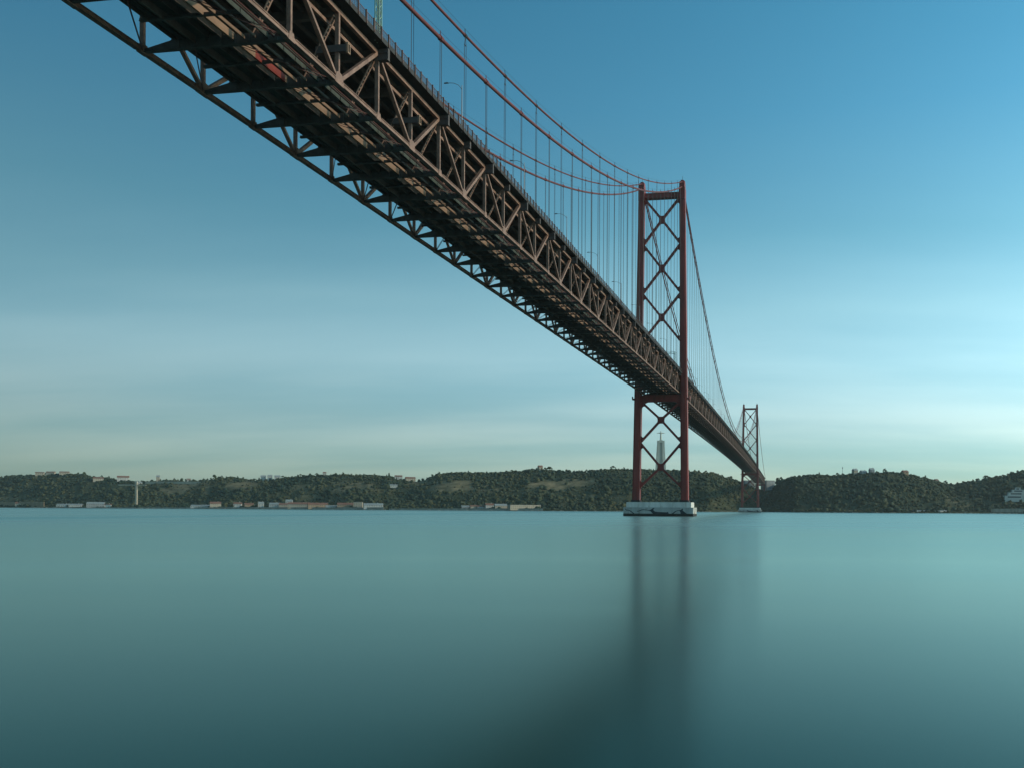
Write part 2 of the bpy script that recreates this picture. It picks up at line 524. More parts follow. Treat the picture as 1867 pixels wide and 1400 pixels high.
us = np.linspace((-900 - PPX) / F_PX, (3000 - PPX) / F_PX, 760)
ss = [-30, -0.3, 0, 4, 10, 18, 26, 34, 42, 52, 62, 72, 83, 94, 106, 118, 130, 142, 155, 168, 182, 196, 210, 225, 240, 260, 290, 330, 380, 450, 540, 650, 800, 1000, 1400, 2200]
hv, hf, hb = [], [], []
for u in us:
    for s in ss:
        X, Y, z, br = terrain(float(u), s)
        hv.append((X, Y, z)); hb.append(br)
ns = len(ss)
for i in range(len(us) - 1):
    for j in range(ns - 1):
        a = i * ns + j
        hf.append((a, a + ns, a + ns + 1, a + 1))
hm = bpy.data.meshes.new('hills')
hm.from_pydata(hv, [], hf)
hm.update()
at = hm.attributes.new('bare', 'FLOAT', 'POINT')
at.data.foreach_set('value', hb)
hm.polygons.foreach_set('use_smooth', [True] * len(hm.polygons))
hm.materials.append(M['hill'])
hills = place('hills', hm)
tag(hills, 'wooded green hills along the far bank', 'hill', kind='structure')


def blob(seed, sub=1, flat=0.8, rough=0.35):
    import bmesh
    bm = bmesh.new()
    bmesh.ops.create_icosphere(bm, subdivisions=sub + 1, radius=1)
    rnd = random.Random(seed)
    for v in bm.verts:
        k = 1 + (rnd.random() - .5) * 2 * rough
        v.co *= k
        v.co.z *= flat
    V = np.array([v.co[:] for v in bm.verts]); Fc = np.array([[v.index for v in f.verts] for f in bm.faces])
    bm.free()
    return V, Fc


# woodland: one mass of several thousand crowns rooted on the slope
BL0 = [blob(40 + i, 0, 0.7 + .12 * (i % 3), .3) for i in range(6)]
BL = [blob(i, 1, 0.75 + .1 * (i % 3), .38) for i in range(6)]
rg = np.random.default_rng(5)
VV, FF, off = [], [], 0
cnt = 0
tries = 0
while cnt < 30000 and tries < 150000:
    tries += 1
    x = rg.uniform(-350, 2250)
    u = (x - PPX) / F_PX
    R = tab(RIDGE, x)
    s = rg.uniform(3, R + 22)
    X, Y, z, br = terrain(u, s)
    if rg.random() < br * 1.05:
        continue
    dens = noise.noise((X * .012, Y * .012, 4.2)) * .8 + .86 - (0.55 if s < 30 else 0)
    if rg.random() > dens:
        continue
    r = (1.1 + 3.4 * rg.random() ** 3) * (1 + .55 * noise.noise((X * .02, Y * .02, 9.9)))
    V, Fc = (BL if r > 2.4 else BL0)[rg.integers(6)]
    if s > R * .8:
        r = min(r, 3.4)
    a = rg.uniform(0, 6.28)
    c, sn = math.cos(a), math.sin(a)
    W = np.empty_like(V)
    W[:, 0] = (V[:, 0] * c - V[:, 1] * sn) * r + X
    W[:, 1] = (V[:, 0] * sn + V[:, 1] * c) * r + Y
    W[:, 2] = V[:, 2] * r * rg.uniform(.8, 1.25) + z + r * .35
    VV.append(W); FF.append(Fc + off); off += len(V)
    cnt += 1
VV = np.concatenate(VV); FF = np.concatenate(FF)
wm_ = bpy.data.meshes.new('woodland')
wm_.vertices.add(len(VV)); wm_.vertices.foreach_set('co', VV.ravel())
wm_.loops.add(FF.size); wm_.loops.foreach_set('vertex_index', FF.ravel())
wm_.polygons.add(len(FF)); wm_.polygons.foreach_set('loop_start', np.arange(0, FF.size, 3))
wm_.update(calc_edges=True)
wm_.polygons.foreach_set('use_smooth', [True] * len(wm_.polygons))
wm_.materials.append(M['leaf'])
tag(place('woodland', wm_), 'dense dark green woodland covering the far hillsides', 'woodland', kind='stuff')


# boulders of the waterline
rk = MB()
for i in range(900):
    x = rg.uniform(-300, 2200)
    u = (x - PPX) / F_PX
    Y = tab(SHORE, x) + rg.uniform(-4, 2)
    V, Fc = BL0[i % 6]
    r = .7 + 1.6 * rg.random() ** 2
    rk.add([(v[0] * r * 1.5 + u * Y, v[1] * r + Y, v[2] * r * .8 + .2) for v in V], [tuple(int(q) for q in f) for f in Fc])
tag(rk.build('shore_boulders', M['quay']), 'dark boulders lining the far waterline', 'boulders', kind='stuff')

# ------------------------------------------------------------------ the bridge
BR = empty('suspension_bridge', TC_S, math.pi / 2 - PHI)
tag(BR, 'long red steel suspension bridge with truss deck and two braced towers', 'bridge')
PN, T0 = 11.4311, -373.66
HW = 10.55
K0, K1, K2 = -9, 121, 163


def tk(k):
    return T0 + PN * k


def zb(t):
    """centre of the bottom chord"""
    if t < 0:
        return 70.26 + .0166 * t
    if t < 1013:
        q = t / 1013
        return 70.26 + 1.3 * q + 4 * 2.4 * q * (1 - q)
    return 71.56 - .012 * (t - 1013)


def P(t, lat, z):
    return (t, -lat, z)


ks = list(range(K0, K1 + 1))
# chords
for sd in (1, -1):
    for nm, dz, w, h in (('bottom_chord', 0, .58, .62), ('top_chord', 10.0, .60, .62)):
        mb = MB()
        allk = list(range(K0, K2 + 1))
        o0 = len(mb.v)
        for k in allk:
            t = tk(k); z = zb(t) + dz
            for a, b in ((-1, -1), (1, -1), (1, 1), (-1, 1)):
                mb.v.append(P(t, sd * HW + a * w / 2, z + b * h / 2))
        for i in range(len(allk) - 1):
            for c in range(4):
                a, b = i * 4 + c, i * 4 + (c + 1) % 4
                mb.f.append((a, b, b + 4, a + 4))
        mb.f.append((0, 1, 2, 3)); e = (len(allk) - 1) * 4; mb.f.append((e, e + 1, e + 2, e + 3))
        ch = mb.build(nm, M['truss'], BR)
        # flange plates standing proud on the chord, one pair per panel in view
        if dz == 0:
            mb = MB()
            for k in range(K0, K1):
                t, t2 = tk(k), tk(k + 1)
                for e in (1, -1):
                    mb.bar(P(t + .9, sd * HW + e * .34, zb(t) + .27), P(t2 - .9, sd * HW + e * .34, zb(t2) + .27), .10, .12)
                    mb.bar(P(t + .9, sd * HW + e * .34, zb(t) - .27), P(t2 - .9, sd * HW + e * .34, zb(t2) - .27), .10, .12)
            tag(mb.build('chord_flange', M['truss'], ch), kind='stuff')

# diagonals and verticals
for k in range(K0, K1):
    t, t2 = tk(k), tk(k + 1)
    for sd in (1, -1):
        y = sd * HW
        if k % 2 == 0:
            MB().bar(P(t + .35, y, zb(t) + 9.8), P(t2 - .25, y, zb(t2) + .3), .42, .58, (0, 1, 0)).build('diagonal', M['truss'], BR)
        else:
            MB().bar(P(t + .3, y, zb(t) + .3), P(t2 - .4, y, zb(t2) + 9.8), .50, .66, (0, 1, 0)).build('diagonal', M['truss'], BR)
post = MB().box((-.19, -.30, .33), (.19, .30, 9.72)).mesh('vertical_post', M['truss'])
gus_odd = MB().prism([(-1.1, -.42), (1.15, -.42), (1.15, .1), (.75, 1.15), (.35, 1.3), (-.35, 1.3), (-.8, 1.0), (-1.1, .1)], -.36, .36, 'y').mesh('gusset_plate', M['truss'])
gus_even = MB().prism([(-.7, -.42), (.7, -.42), (.45, .75), (-.45, .75)], -.36, .36, 'y').mesh('gusset_plate', M['truss'])
for k in ks:
    t = tk(k)
    for sd in (1, -1):
        place('vertical_post', post, BR, P(t, sd * HW, zb(t)))
        place('gusset_plate', gus_odd if k % 2 else gus_even, BR, P(t, sd * HW, zb(t)))

# outrigger brackets outside the truss
def bracket_mesh(sd, big):
    mb = MB()
    a, b = (1.95, 1.75) if big else (1.5, 1.25)
    y0, y1 = sorted((-sd * .25, -sd * a))
    zt = .55
    mb.box((-.28, y0, zt - b), (.28, y1, zt))
    mb.box((-.42, y0, zt - b - .06), (.42, y1, zt - b + .05))
    mb.box((-.42, y0, zt - b * .42), (.42, y1, zt - b * .42 + .08))
    return mb.mesh('outrigger_bracket', M['bracket'])


def low_bracket_mesh(sd):
    mb = MB()
    y0, y1 = sorted((sd * 3.2, -sd * 1.5))
    mb.box((-.35, y0, -.5), (.35, y1, .5))
    return mb.mesh('outrigger_bracket', M['bracket'])


BRM = {(sd, bg_): bracket_mesh(sd, bg_) for sd in (1, -1) for bg_ in (True, False)}
LBM = low_bracket_mesh(1)
fr = MB()
for z0_, z1_ in ((-.75, -.55), (.55, .75)):
    fr.box((-.36, -1.8, z0_), (.36, -1.502, z1_))
for x0_, x1_ in ((-.36, -.2), (.2, .36)):
    fr.box((x0_, -1.8, -.55), (x1_, -1.502, .55))
LBF = fr.mesh('end_frame', M['girder'])  # paler than the grey beam, imitating sunlight on its end
for k in ks:
    t = tk(k)
    for sd in (1, -1):
        if sd == 1 and k in (-1, 1, 3):
            lb = place('outrigger_bracket', LBM, BR, P(t, HW, zb(t) + 4.6))
            place('end_frame', LBF, lb)
        else:
            place('outrigger_bracket', BRM[(sd, k % 2 == 0)], BR, P(t, sd * HW, zb(t) + 10))

# floor beams of the railway level: shallow at the chords, deep in the middle
fb = MB()
poly = [(-HW + .3, -.24), (HW - .3, -.24), (HW - .3, .12), (5.9, 1.05), (-5.9, 1.05), (-HW + .3, .12)]
fb.prism(poly, -.12, .12, 'x')
fb.box((-.30, -HW + .3, -.32), (.30, HW - .3, -.242))
for yy in range(-9, 10, 2):
    d = .1 if abs(yy) > 6 else 1.0
    fb.box((-.24, yy - .03, -.24), (.26, yy + .03, d))
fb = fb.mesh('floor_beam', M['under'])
# laced sway struts from the top chord down to the floor beam
def sway_mesh(sd):
    mb = MB()
    a, b = Vector(P(0, sd * (HW - .4), 9.4)), Vector(P(0, sd * 5.6, .95))
    for e in (-.26, .26):
        mb.bar(a + Vector((e, 0, 0)), b + Vector((e, 0, 0)), .10, .22, (1, 0, 0))
    for i in range(1, 15):
        c = a.lerp(b, i / 15)
        mb.bar(c + Vector((-.26, 0, 0)), c + Vector((.26, 0, 0)), .05, .20, (b - a).normalized())
    mb.bar(b + Vector((0, 0, .5)), b + Vector((0, sd * -.9, -.5)), .62, .10, (1, 0, 0))
    return mb.mesh('sway_brace', M['truss'])


SW = {sd: sway_mesh(sd) for sd in (1, -1)}
# road-level cross girder
rb = MB()
rb.box((-.14, -HW, 9.2), (.14, HW, 10.62)).box((-.34, -HW + .3, 9.1), (.34, HW - .3, 9.2))
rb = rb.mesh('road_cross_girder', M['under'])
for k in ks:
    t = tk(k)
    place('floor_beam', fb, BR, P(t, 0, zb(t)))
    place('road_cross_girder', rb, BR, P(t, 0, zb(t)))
    for sd in (1, -1):
        place('sway_brace', SW[sd], BR, P(t, 0, zb(t)))

# railway girders, walkway stringers and fascia panels, one piece per panel
for k in range(K0, K1):
    t, t2 = tk(k) + .13, tk(k + 1) - .13
    z, z2 = zb(t), zb(t2)
    for lat in (2.75, .9, -.9, -2.75):
        if lat == 2.75 and k == 0:
            f = .36
            tm, zm = t + (t2 - t) * f, z + (z2 - z) * f
            MB().bar(P(t, lat, z + .72), P(tm, lat, zm + .72), .30, 1.0).build('rail_girder', M['girder'], BR)
            o = MB().bar(P(tm, lat, zm + .72), P(t2 - .5, lat, z2 + .72), .30, 1.0).build('rail_girder', M['primer'], BR)
            o['label'] = 'bright red primed stretch of rail girder'
            MB().bar(P(t2 - .5, lat, z2 + .72), P(t2, lat, z2 + .72), .30, 1.0).build('rail_girder', M['girder'], BR)
        else:
            MB().bar(P(t, lat, z + .72), P(t2, lat, z2 + .72), .30, 1.0).build('rail_girder', M['girder'] if lat > 0 else M['under'], BR) if abs(lat) > 2 else None  # east girder takes the darker steel to stand in for its shade
    pass
st = MB()
for k in range(K0, K1):
    t, t2 = tk(k) + .13, tk(k + 1) - .13
    z, z2 = zb(t), zb(t2)
    for lat in (-5.8, -4.4, -.9, .9):
        st.bar(P(t, lat, z + 1.2), P(t2, lat, z2 + 1.2), .28, .9 if abs(lat) < 2 else .5)
tag(st.build('railway_stringer', M['under'], BR), kind='stuff')
for lat, hgt in ((4.45, .42), (5.95, .34)):
    for k in range(K0, K1):
        t, t2 = tk(k) + .3, tk(k + 1) - .3
        if k < 34:
            MB().bar(P(t, lat, zb(t) + .42), P(t2, lat, zb(t2) + .42), .18, hgt).build('walkway_stringer', M['girder'], BR)
mb = MB()
for lat, hgt in ((4.45, .42), (5.95, .34)):
    for k in range(34, K1):
        t, t2 = tk(k) + .3, tk(k + 1) - .3
        mb.bar(P(t, lat, zb(t) + .42), P(t2, lat, zb(t2) + .42), .18, hgt)
tag(mb.build('walkway_stringer', M['girder'], BR), kind='stuff')
# rail-level deck plate and cable trough panels
def strip(name, mat, l0, l1, z0, z1, ka, kb, step=1):
    mb = MB()
    kk = list(range(ka, kb + 1, step))
    for k in kk:
        t = tk(k); z = zb(t)
        for lat, dz in ((l0, z0), (l1, z0), (l1, z1), (l0, z1)):
            mb.v.append(P(t, lat, z + dz))
    for i in range(len(kk) - 1):
        for c in range(4):
            a, b = i * 4 + c, i * 4 + (c + 1) % 4
            mb.f.append((a, b, b + 4, a + 4))
    n = (len(kk) - 1) * 4
    mb.f += [(3, 2, 1, 0), (n, n + 1, n + 2, n + 3)]
    return mb.build(name, mat, BR)


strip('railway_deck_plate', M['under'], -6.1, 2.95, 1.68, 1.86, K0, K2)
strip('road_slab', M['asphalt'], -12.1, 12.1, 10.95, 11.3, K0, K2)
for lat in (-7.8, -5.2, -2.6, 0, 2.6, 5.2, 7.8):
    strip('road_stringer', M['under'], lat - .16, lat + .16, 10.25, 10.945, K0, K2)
strip('edge_beam', M['truss'], 8.75, 9.1, 8.35, 8.85, K0, K2)
for sd in (1, -1):
    a, b = sorted((sd * 12.104, sd * 12.42))
    strip('road_edge_beam', M['dark'], a, b, 10.72, 11.45, K0, K2)
fas = MB()
L = PN - .5
fas.box((0, -.04, 0), (L, .04, 1.0)).box((0, -.12, 1.0), (L, .12, 1.1)).box((0, -.10, -.09), (L, .10, 0))
for i in range(5):
    x = .2 + i * (L - .4) / 4
    fas.box((x - .06, -.12, -.05), (x + .06, .12, 1.05))
fas = fas.mesh('fascia_panel', M['fascia'])
for k in range(K0, 100):
    t = tk(k) + .25
    place('fascia_panel', fas, BR, P(t, 7.7, zb(t) + .32))
# light cross ties half way along each panel, and service pipes under the walkway
tie = MB().box((-.12, -7.7, .30), (.12, 6.0, .62)).box((-.22, -7.7, .24), (.22, 6.0, .30)).mesh('cross_tie', M['under'])
for k in range(K0, K1):
    t = (tk(k) + tk(k + 1)) / 2
    place('cross_tie', tie, BR, P(t, 0, zb(t)))
for lat, r_, dz in ((8.5, .11, .05), (8.9, .08, .12)):
    MB().tube([P(tk(k), lat, zb(tk(k)) + dz + .25) for k in range(K0, K1 + 1)], r_, 6).build('service_pipe', M['rod'], BR)
# lower lateral rods
rods = MB()
for k in range(K0, K1):
    t, t2 = tk(k), tk(k + 1)
    for sd in (1, -1):
        for e in (-.16, .16):
            a, b = P(t + .4, sd * 3.2, zb(t) - .05 + e), P(t2 - .5, sd * (HW - .4), zb(t2) - .05 + e)
            if k < 30 and sd == 1 and e > 0:
                m2 = MB().bar(a, b, .08, .08)
                m2.bar((a[0], a[1], a[2] - .3), (b[0], b[1], b[2] - .3), .08, .08)
                m2.build('lateral_rod', M['rod'], BR)
            elif not (k < 30 and sd == 1):
                rods.bar(a, b, .08, .08)
tag(rods.build('lateral_rod', M['rod'], BR), kind='stuff')

# truss web of the far side span, too far to tell apart
fw = MB()
for k in range(K1, K2):
    t, t2 = tk(k), tk(k + 1)
    for sd in (1, -1):
        y = sd * HW
        fw.bar(P(t, y, zb(t) + .3), P(t, y, zb(t) + 9.7), .4, .4, (1, 0, 0))
        if k % 2 == 0:
            fw.bar(P(t, y, zb(t) + 9.8), P(t2, y, zb(t2) + .3), .42, .42, (0, 1, 0))
        else:
            fw.bar(P(t, y, zb(t) + .3), P(t2, y, zb(t2) + 9.8), .5, .6, (0, 1, 0))
    fw.box((t - .3, -HW, zb(t) - .3), (t + .3, HW, zb(t) + .9))
tag(fw.build('far_truss_web', M['truss'], BR), kind='stuff')

# railings
PS = PN / 5
rpost = MB().box((-.09, -.10, -.75), (.09, .10, 1.30)).box((-.11, -.13, -.75), (.11, .13, -.45)).mesh('railing_post', M['rail'])
for sd in (1, -1):
    mb = MB()
    kk = list(range(K0, K1 + 1))
    for i in range(len(kk) - 1):
        t, t2 = tk(kk[i]), tk(kk[i] + 1)
        for dz, s_ in ((1.18, .09), (.88, .04), (.62, .04), (.36, .04), (.14, .04)):
            mb.bar(P(t, sd * 12.3, zb(t) + 11.5 + dz), P(t2, sd * 12.3, zb(t2) + 11.5 + dz), s_, s_)
    rl = mb.build('railing', M['rail'], BR)
    far = MB()
    for i in range((K1 - K0) * 5):
        t = tk(K0) + PS * i
        if sd == 1 and -425 < t < 40:
            place('railing_post', rpost, rl, P(t, sd * 12.45, zb(t) + 11.5))
        else:
            far.box((t - .07, -sd * 12.45 - .09, zb(t) + 11.0), (t + .07, -sd * 12.45 + .09, zb(t) + 12.72))
    tag(far.build('railing_post', M['rail'], rl), kind='stuff')
    # fine vertical bars of the balustrade
    bars = MB()
    for i in range(int((K1 - K0) * PN / .6)):
        t = tk(K0) + .6 * i
        if t < 60:
            bars.box((t - .018, -sd * 12.3 - .018, zb(t) + 11.5), (t + .018, -sd * 12.3 + .018, zb(t) + 12.66))
    tag(bars.build('railing_bar', M['rail'], rl), kind='stuff')


# ------------------------------------------------------------------ towers
def leg_lat(z):
    return 11.66 + (190 - z) / 182 * 2.46


def leg_hw(z):
    return 1.62 + (190 - z) / 182 * .42


def fillet(mb, apex, d1, d2, ln, x0, x1):
    """concave corner plate in the tower plane (lat, z)"""
    ap = Vector(apex); d1 = Vector(d1).normalized(); d2 = Vector(d2).normalized()
    A, B = ap + d1 * ln, ap + d2 * ln
    pts = [ap]
    for i in range(7):
        q = i / 6
        pts.append(A * (1 - q) ** 2 + ap * (2 * q * (1 - q)) * .8 + (A + B) * .5 * (2 * q * (1 - q)) * .2 + B * q ** 2)
    mb.prism([(-p.x, p.y) for p in pts], x0, x1, 'x')


def tower(t0, base_z=8.1):
    T = empty('tower', P(t0, 0, 0), 0, BR)
    for sd in (1, -1):
        mb = MB()
        zs = [base_z + .9, 40, 66, 90, 120, 150, 186.5]
        ring = []
        for z in zs:
            c, hw = sd * leg_lat(z), leg_hw(z)
            hl = 2.6 + (190 - z) / 182 * .7
            # outline with set-back corners, as the cells of the shaft
            o = [(-hl, -hw * .62), (-hl * .8, -hw * .62), (-hl * .8, -hw), (hl * .8, -hw), (hl * .8, -hw * .62), (hl, -hw * .62),
                 (hl, hw * .62), (hl * .8, hw * .62), (hl * .8, hw), (-hl * .8, hw), (-hl * .8, hw * .62), (-hl, hw * .62)]
            ring.append([P(a, c + b, z) for a, b in o])
        for r in ring:
            mb.v += r
        for i in range(len(zs) - 1):
            for j in range(12):
                a, b = i * 12 + j, i * 12 + (j + 1) % 12
                mb.f.append((a, b, b + 12, a + 12))
        mb.f += [tuple(range(11, -1, -1)), tuple(range((len(zs) - 1) * 12, len(zs) * 12))]
        leg = mb.build('leg', M['tower'], T)
        c = sd * leg_lat(base_z)
        # splice collars on the shaft
        for z in (30, 54, 78, 102, 126, 150, 172):
            cc, hw = sd * leg_lat(z), leg_hw(z)
            hl = 2.6 + (190 - z) / 182 * .7
            MB().box((-hl - .06, -cc - hw * .62 - .06, z - .22), (hl + .06, -cc + hw * .62 + .06, z + .22)).build('splice_collar', M['tower'], leg)
        MB().box((-3.7, -c - 2.5, base_z - .1), (3.7, -c + 2.5, base_z + 1.0)).build('leg_base', M['dark'], T)
        # saddle housing
        s = MB()
        cc = sd * leg_lat(188)
        s.box((-3.1, -cc - 1.75, 180.2), (3.1, -cc + 1.75, 187.0))
        s.prism([(-3.1, 187.0), (3.1, 187.0), (2.6, 189.4), (1.2, 191.0), (-1.2, 191.0), (-2.6, 189.4)], -cc - 1.5, -cc + 1.5, 'y')
        s.box((-.9, -cc - .9, 191.0), (.9, -cc + .9, 191.7))
        sad = s.build('cable_saddle', M['tower'], T)
        MB().tube([P(0, cc, 191.6), P(0, cc, 194.2)], .09).build('beacon_mast', M['dark'], sad)
    # portal beams
    for zc_, h, nm in ((183.3, 2.9, 'top_beam'), (67.4, 3.8, 'deck_beam')):
        la = leg_lat(zc_) - leg_hw(zc_) + .15
        pb = MB().box((-1.5, -la, zc_ - h / 2), (1.5, la, zc_ + h / 2))
        pb.box((-1.75, -la, zc_ + h / 2 - .25), (1.75, la, zc_ + h / 2 + .02))
        pb.box((-1.75, -la, zc_ - h / 2 - .02), (1.75, la, zc_ - h / 2 + .25))
        if nm == 'deck_beam':
            for sd in (1, -1):
                fillet(pb, (sd * la, zc_ - h / 2 + .1), (-sd, 0), (0, -1), 5.0, -1.3, 1.3)
                pb.box((-1.6, min(-sd * (la + 3.0), -sd * (la + 5.2)), zc_ - .6), (1.6, max(-sd * (la + 3.0), -sd * (la + 5.2)), zc_ + .1))
                pb.box((-1.6, min(-sd * (la + 5.0), -sd * (la + 5.2)), zc_ + .1), (1.6, max(-sd * (la + 5.0), -sd * (la + 5.2)), zc_ + 1.3))
        pb.build(nm, M['tower'], T)
    # crossed braces
    for z0, z1, zc_ in ((155.6, 182.4, 169.7), (127.6, 155.6, 141.7), (99.6, 127.6, 113.7), (42.2, 66.0, 55.2), (16.4, 42.2, 28.0)):
        mb = MB()
        lo0, lo1 = leg_lat(z0) - leg_hw(z0) + .2, leg_lat(z1) - leg_hw(z1) + .2
        cen = Vector((0, zc_))
        ends = [Vector((-lo0, z0 + 0.2)), Vector((lo0, z0 + .2)), Vector((lo1, z1 - .2)), Vector((-lo1, z1 - .2))]
        for e_ in ends:
            d = (e_ - cen)
            mb.bar(P(0, e_.x, e_.y), P(0, cen.x + d.x * .04, cen.y + d.y * .04), 1.25, 1.5, (1, 0, 0))
        for i in range(4):
            fillet(mb, cen, ends[i] - cen, ends[(i + 1) % 4] - cen, 4.5, -.62, .62)
        for i, e_ in enumerate(ends):
            up = 1 if i < 2 else -1
            sgn = 1 if e_.x > 0 else -1
            fillet(mb, (e_.x, e_.y), (cen - e_), (0, up), 5.6, -.60, .60)
            fillet(mb, (e_.x + sgn * .02, e_.y - up * .3), (cen - e_), (0, -up), 3.0, -.58, .58)
        mb.build('cross_brace', M['tower'], T)
    return T


tower(0)
tower(1013)


# ------------------------------------------------------------------ cables and hangers
def cable_lat(t):
    if t < 0:
        return 11.66 - .8 * min(1, -t / 260)
    if t < 1013:
        return 11.66 - .45 * math.sin(math.pi * t / 1013)
    return 11.66


def cable_z(t, upper):
    if t < 0:
        z = 188.3 + .4544 * t + .000467 * t * t
        return z + (2.7 + 2.6 * (1 - math.exp(t / 80)) if upper else 0)
    if t <= 1013:
        q = t / 1013
        z = 188.3 - 4 * 100.5 * q * (1 - q)
        e = min(t, 1013 - t)
        return z + (2.7 + 2.6 * (1 - math.exp(-e / 80)) if upper else 0)
    q = (t - 1013) / 483
    return 188.3 + (78 - 188.3) * q - 4 * 12 * q * (1 - q) + (2.7 if upper else 0) * (1 - q)


CAB = {}
for upper in (False, True):
    for sd in (1, -1):
        ts = [-520 + 8 * i for i in range(65)] + [0] + [8 * i for i in range(1, 127)] + [1013] + [1013 + 24 * i for i in range(1, 21)]
        pts = [P(t, sd * cable_lat(t), cable_z(t, upper)) for t in ts]
        cb = MB().tube(pts, .26 if upper else .36, 8).build('main_cable', M['cable'], BR, smooth=True)
        if sd == 1:
            cb['label'] = 'thinner upper cable on the sunny side' if upper else 'thick lower cable on the sunny side'
        CAB[(upper, sd)] = cb
        # hand ropes above the cable
        MB().tube([(a, b, c + 1.25) for a, b, c in pts[:72]], .03, 4).build('hand_rope', M['rope'], cb)

band_lo = MB().tube([(-.55, 0, 0), (.55, 0, 0)], .47, 8).box((-.5, -.10, .3), (.5, .10, .62)).box((-.05, -.05, .5), (.05, .05, 1.4)).mesh('cable_band', M['cable'])
band_up = MB().tube([(-.45, 0, 0), (.45, 0, 0)], .36, 8).box((-.05, -.05, .3), (.05, .05, 1.3)).mesh('cable_band', M['dark'])
for k in range(K0, K1 + 1):
    t = tk(k)
    if abs(t) < 6 or abs(t - 1013) < 6:
        continue
    up = k % 2 == 1
    for sd in (1, -1):
        la = cable_lat(t)
        zc_ = cable_z(t, up)
        zd = zb(t) + 10.6
        if zc_ - zd < 1.2:
            continue
        slope = math.atan2(cable_z(t + 1, up) - cable_z(t - 1, up), 2)
        b_ = place('cable_band', band_up if up else band_lo, CAB[(up, sd)], P(t, sd * la, zc_))
        b_.rotation_euler = (0, -slope, 0)
        h = MB()
        r = .055 if t < 40 else .065
        if up:
            zt = zc_ - 1.9 if zc_ - zd > 4 else zc_ - .8
            for e in (-.42, .42):
                h.tube([P(t, sd * la, zc_ - .2), P(t + e, sd * la, zt), P(t + e, sd * la, zd)], r, 4)
            h.bar(P(t - .46, sd * la, zt), P(t + .46, sd * la, zt), .12, .12)
        else:
            for e in (-.33, .33):
                h.tube([P(t + e, sd * la, zc_ - .2), P(t + e, sd * la, zd)], r, 4)
        h.build('hanger', M['rope'], BR)

# end pier of the far side span, part of the bridge
ep = MB()
for sd in (1, -1):
    ep.bar(P(1478, sd * 9.5, -1), P(1478, sd * 9.5, 64.5), 2.6, 3.2, (1, 0, 0))
ep.box((1476.6, -11.5, 60.5), (1479.4, 11.5, 64.9))
ep.bar(P(1478, -8, 30), P(1478, 8, 30), 1.6, 2.0)
ep.build('end_pier', M['tower'], BR)


# ------------------------------------------------------------------ piers with dolphin murals
def pier(t0, label, sc=1.0):
    loc = Matrix.Rotation(math.pi / 2 - PHI, 4, 'Z') @ Vector((t0, 0, 0)) + TC_S
    Pr = empty('bridge_pier', loc, math.pi / 2 - PHI)
    tag(Pr, label, 'pier', 'concrete piers under the bridge towers')
    hw, hl = 19.9, 9.0
    MB().box((-hl, -hw, -4), (hl, hw, 5.0)).build('footing', M['concrete'], Pr)
    MB().box((-hl - .06, -hw - .06, -4), (hl + .06, hw + .06, 1.5)).build('tide_band', M['weed'], Pr)
    up = MB()
    cuts = [-18.6, -12.1, -5.4, 4.9, 11.6, 18.6]
    for a, b in zip(cuts[:-1], cuts[1:]):
        up.box((-7.4, a + .05, 4.9), (7.4, b - .05, 8.0))
    up.box((-7.2, -18.5, 4.9), (7.2, 18.5, 7.9))
    up.build('plinth', M['plinth'], Pr)
    cap = MB()
    cap.box((-hl - .12, -hw - .12, 4.72), (hl + .12, hw + .12, 5.02))
    cap.build('coping', M['concrete'], Pr)
    # railings on the plinth
    rl = MB()
    for y in range(-18, 19, 2):
        rl.box((-7.25, y - .04, 8.0), (-7.17, y + .04, 9.1))
    rl.box((-7.25, -18, 9.05), (-7.17, 18, 9.12)); rl.box((-7.25, -18, 8.5), (-7.17, 18, 8.55))
    rl.build('railing', M['dark'], Pr)
    # leaping dolphins painted on the face towards the bank, traced as (picture x, y) on the near pier
    D = [
        [(222, 478), (240, 488), (252, 500), (300, 508), (335, 522), (365, 545), (412, 582), (380, 582), (345, 552), (318, 530), (290, 518), (255, 520), (240, 505), (230, 492)],
        [(448, 530), (500, 518), (530, 502), (575, 494), (640, 502), (695, 512), (730, 490), (760, 464), (800, 462), (770, 482), (766, 508), (790, 535), (850, 545), (940, 548),
         (1010, 552), (1050, 540), (1040, 562), (1068, 585), (900, 584), (760, 584), (735, 560), (715, 532), (660, 516), (590, 508), (540, 514), (505, 530), (470, 540)],
        [(1100, 584), (1140, 555), (1170, 530), (1210, 512), (1255, 508), (1285, 500), (1305, 474), (1325, 486), (1312, 506), (1325, 522), (1355, 546), (1395, 582), (1410, 588), (1275, 588),
         (1275, 560), (1262, 528), (1240, 520), (1205, 526), (1175, 548), (1150, 575), (1130, 590)],
    ]
    for poly in D:
        pp = [(-(x - 852.5) / 652.5 * hw * .995, 5.0 - (y - 455) / 190 * 5.35) for x, y in poly]
        mu = MB().prism([(y_, max(1.2, z_)) for y_, z_ in pp], -hl - .05, -hl - .005, 'x')
        mu.build('dolphin_mural', M['mural'], Pr)
    # the sunlit end carries one small leaping shape too
    e_ = [(-2.0, 1.6), (-.8, 2.9), (.5, 4.2), (1.3, 4.4), (.9, 3.2), (.2, 2.2), (-.6, 1.5)]
    MB().prism([(a * 1.4, b) for a, b in e_], -hw - .05, -hw - .005, 'y').build('dolphin_mural', M['ochre'], Pr)
    return Pr


pier(0, 'pale concrete pier with black dolphin murals under the tower standing in open water')
pier(1013, 'pale concrete pier with dolphin murals under the tower close to the wooded bank')

# ------------------------------------------------------------------ lamp posts and gantries on the deck
def bw_loc(t, lat, z):
    return Matrix.Rotation(math.pi / 2 - PHI, 4, 'Z') @ Vector(P(t, lat, z)) + TC_S


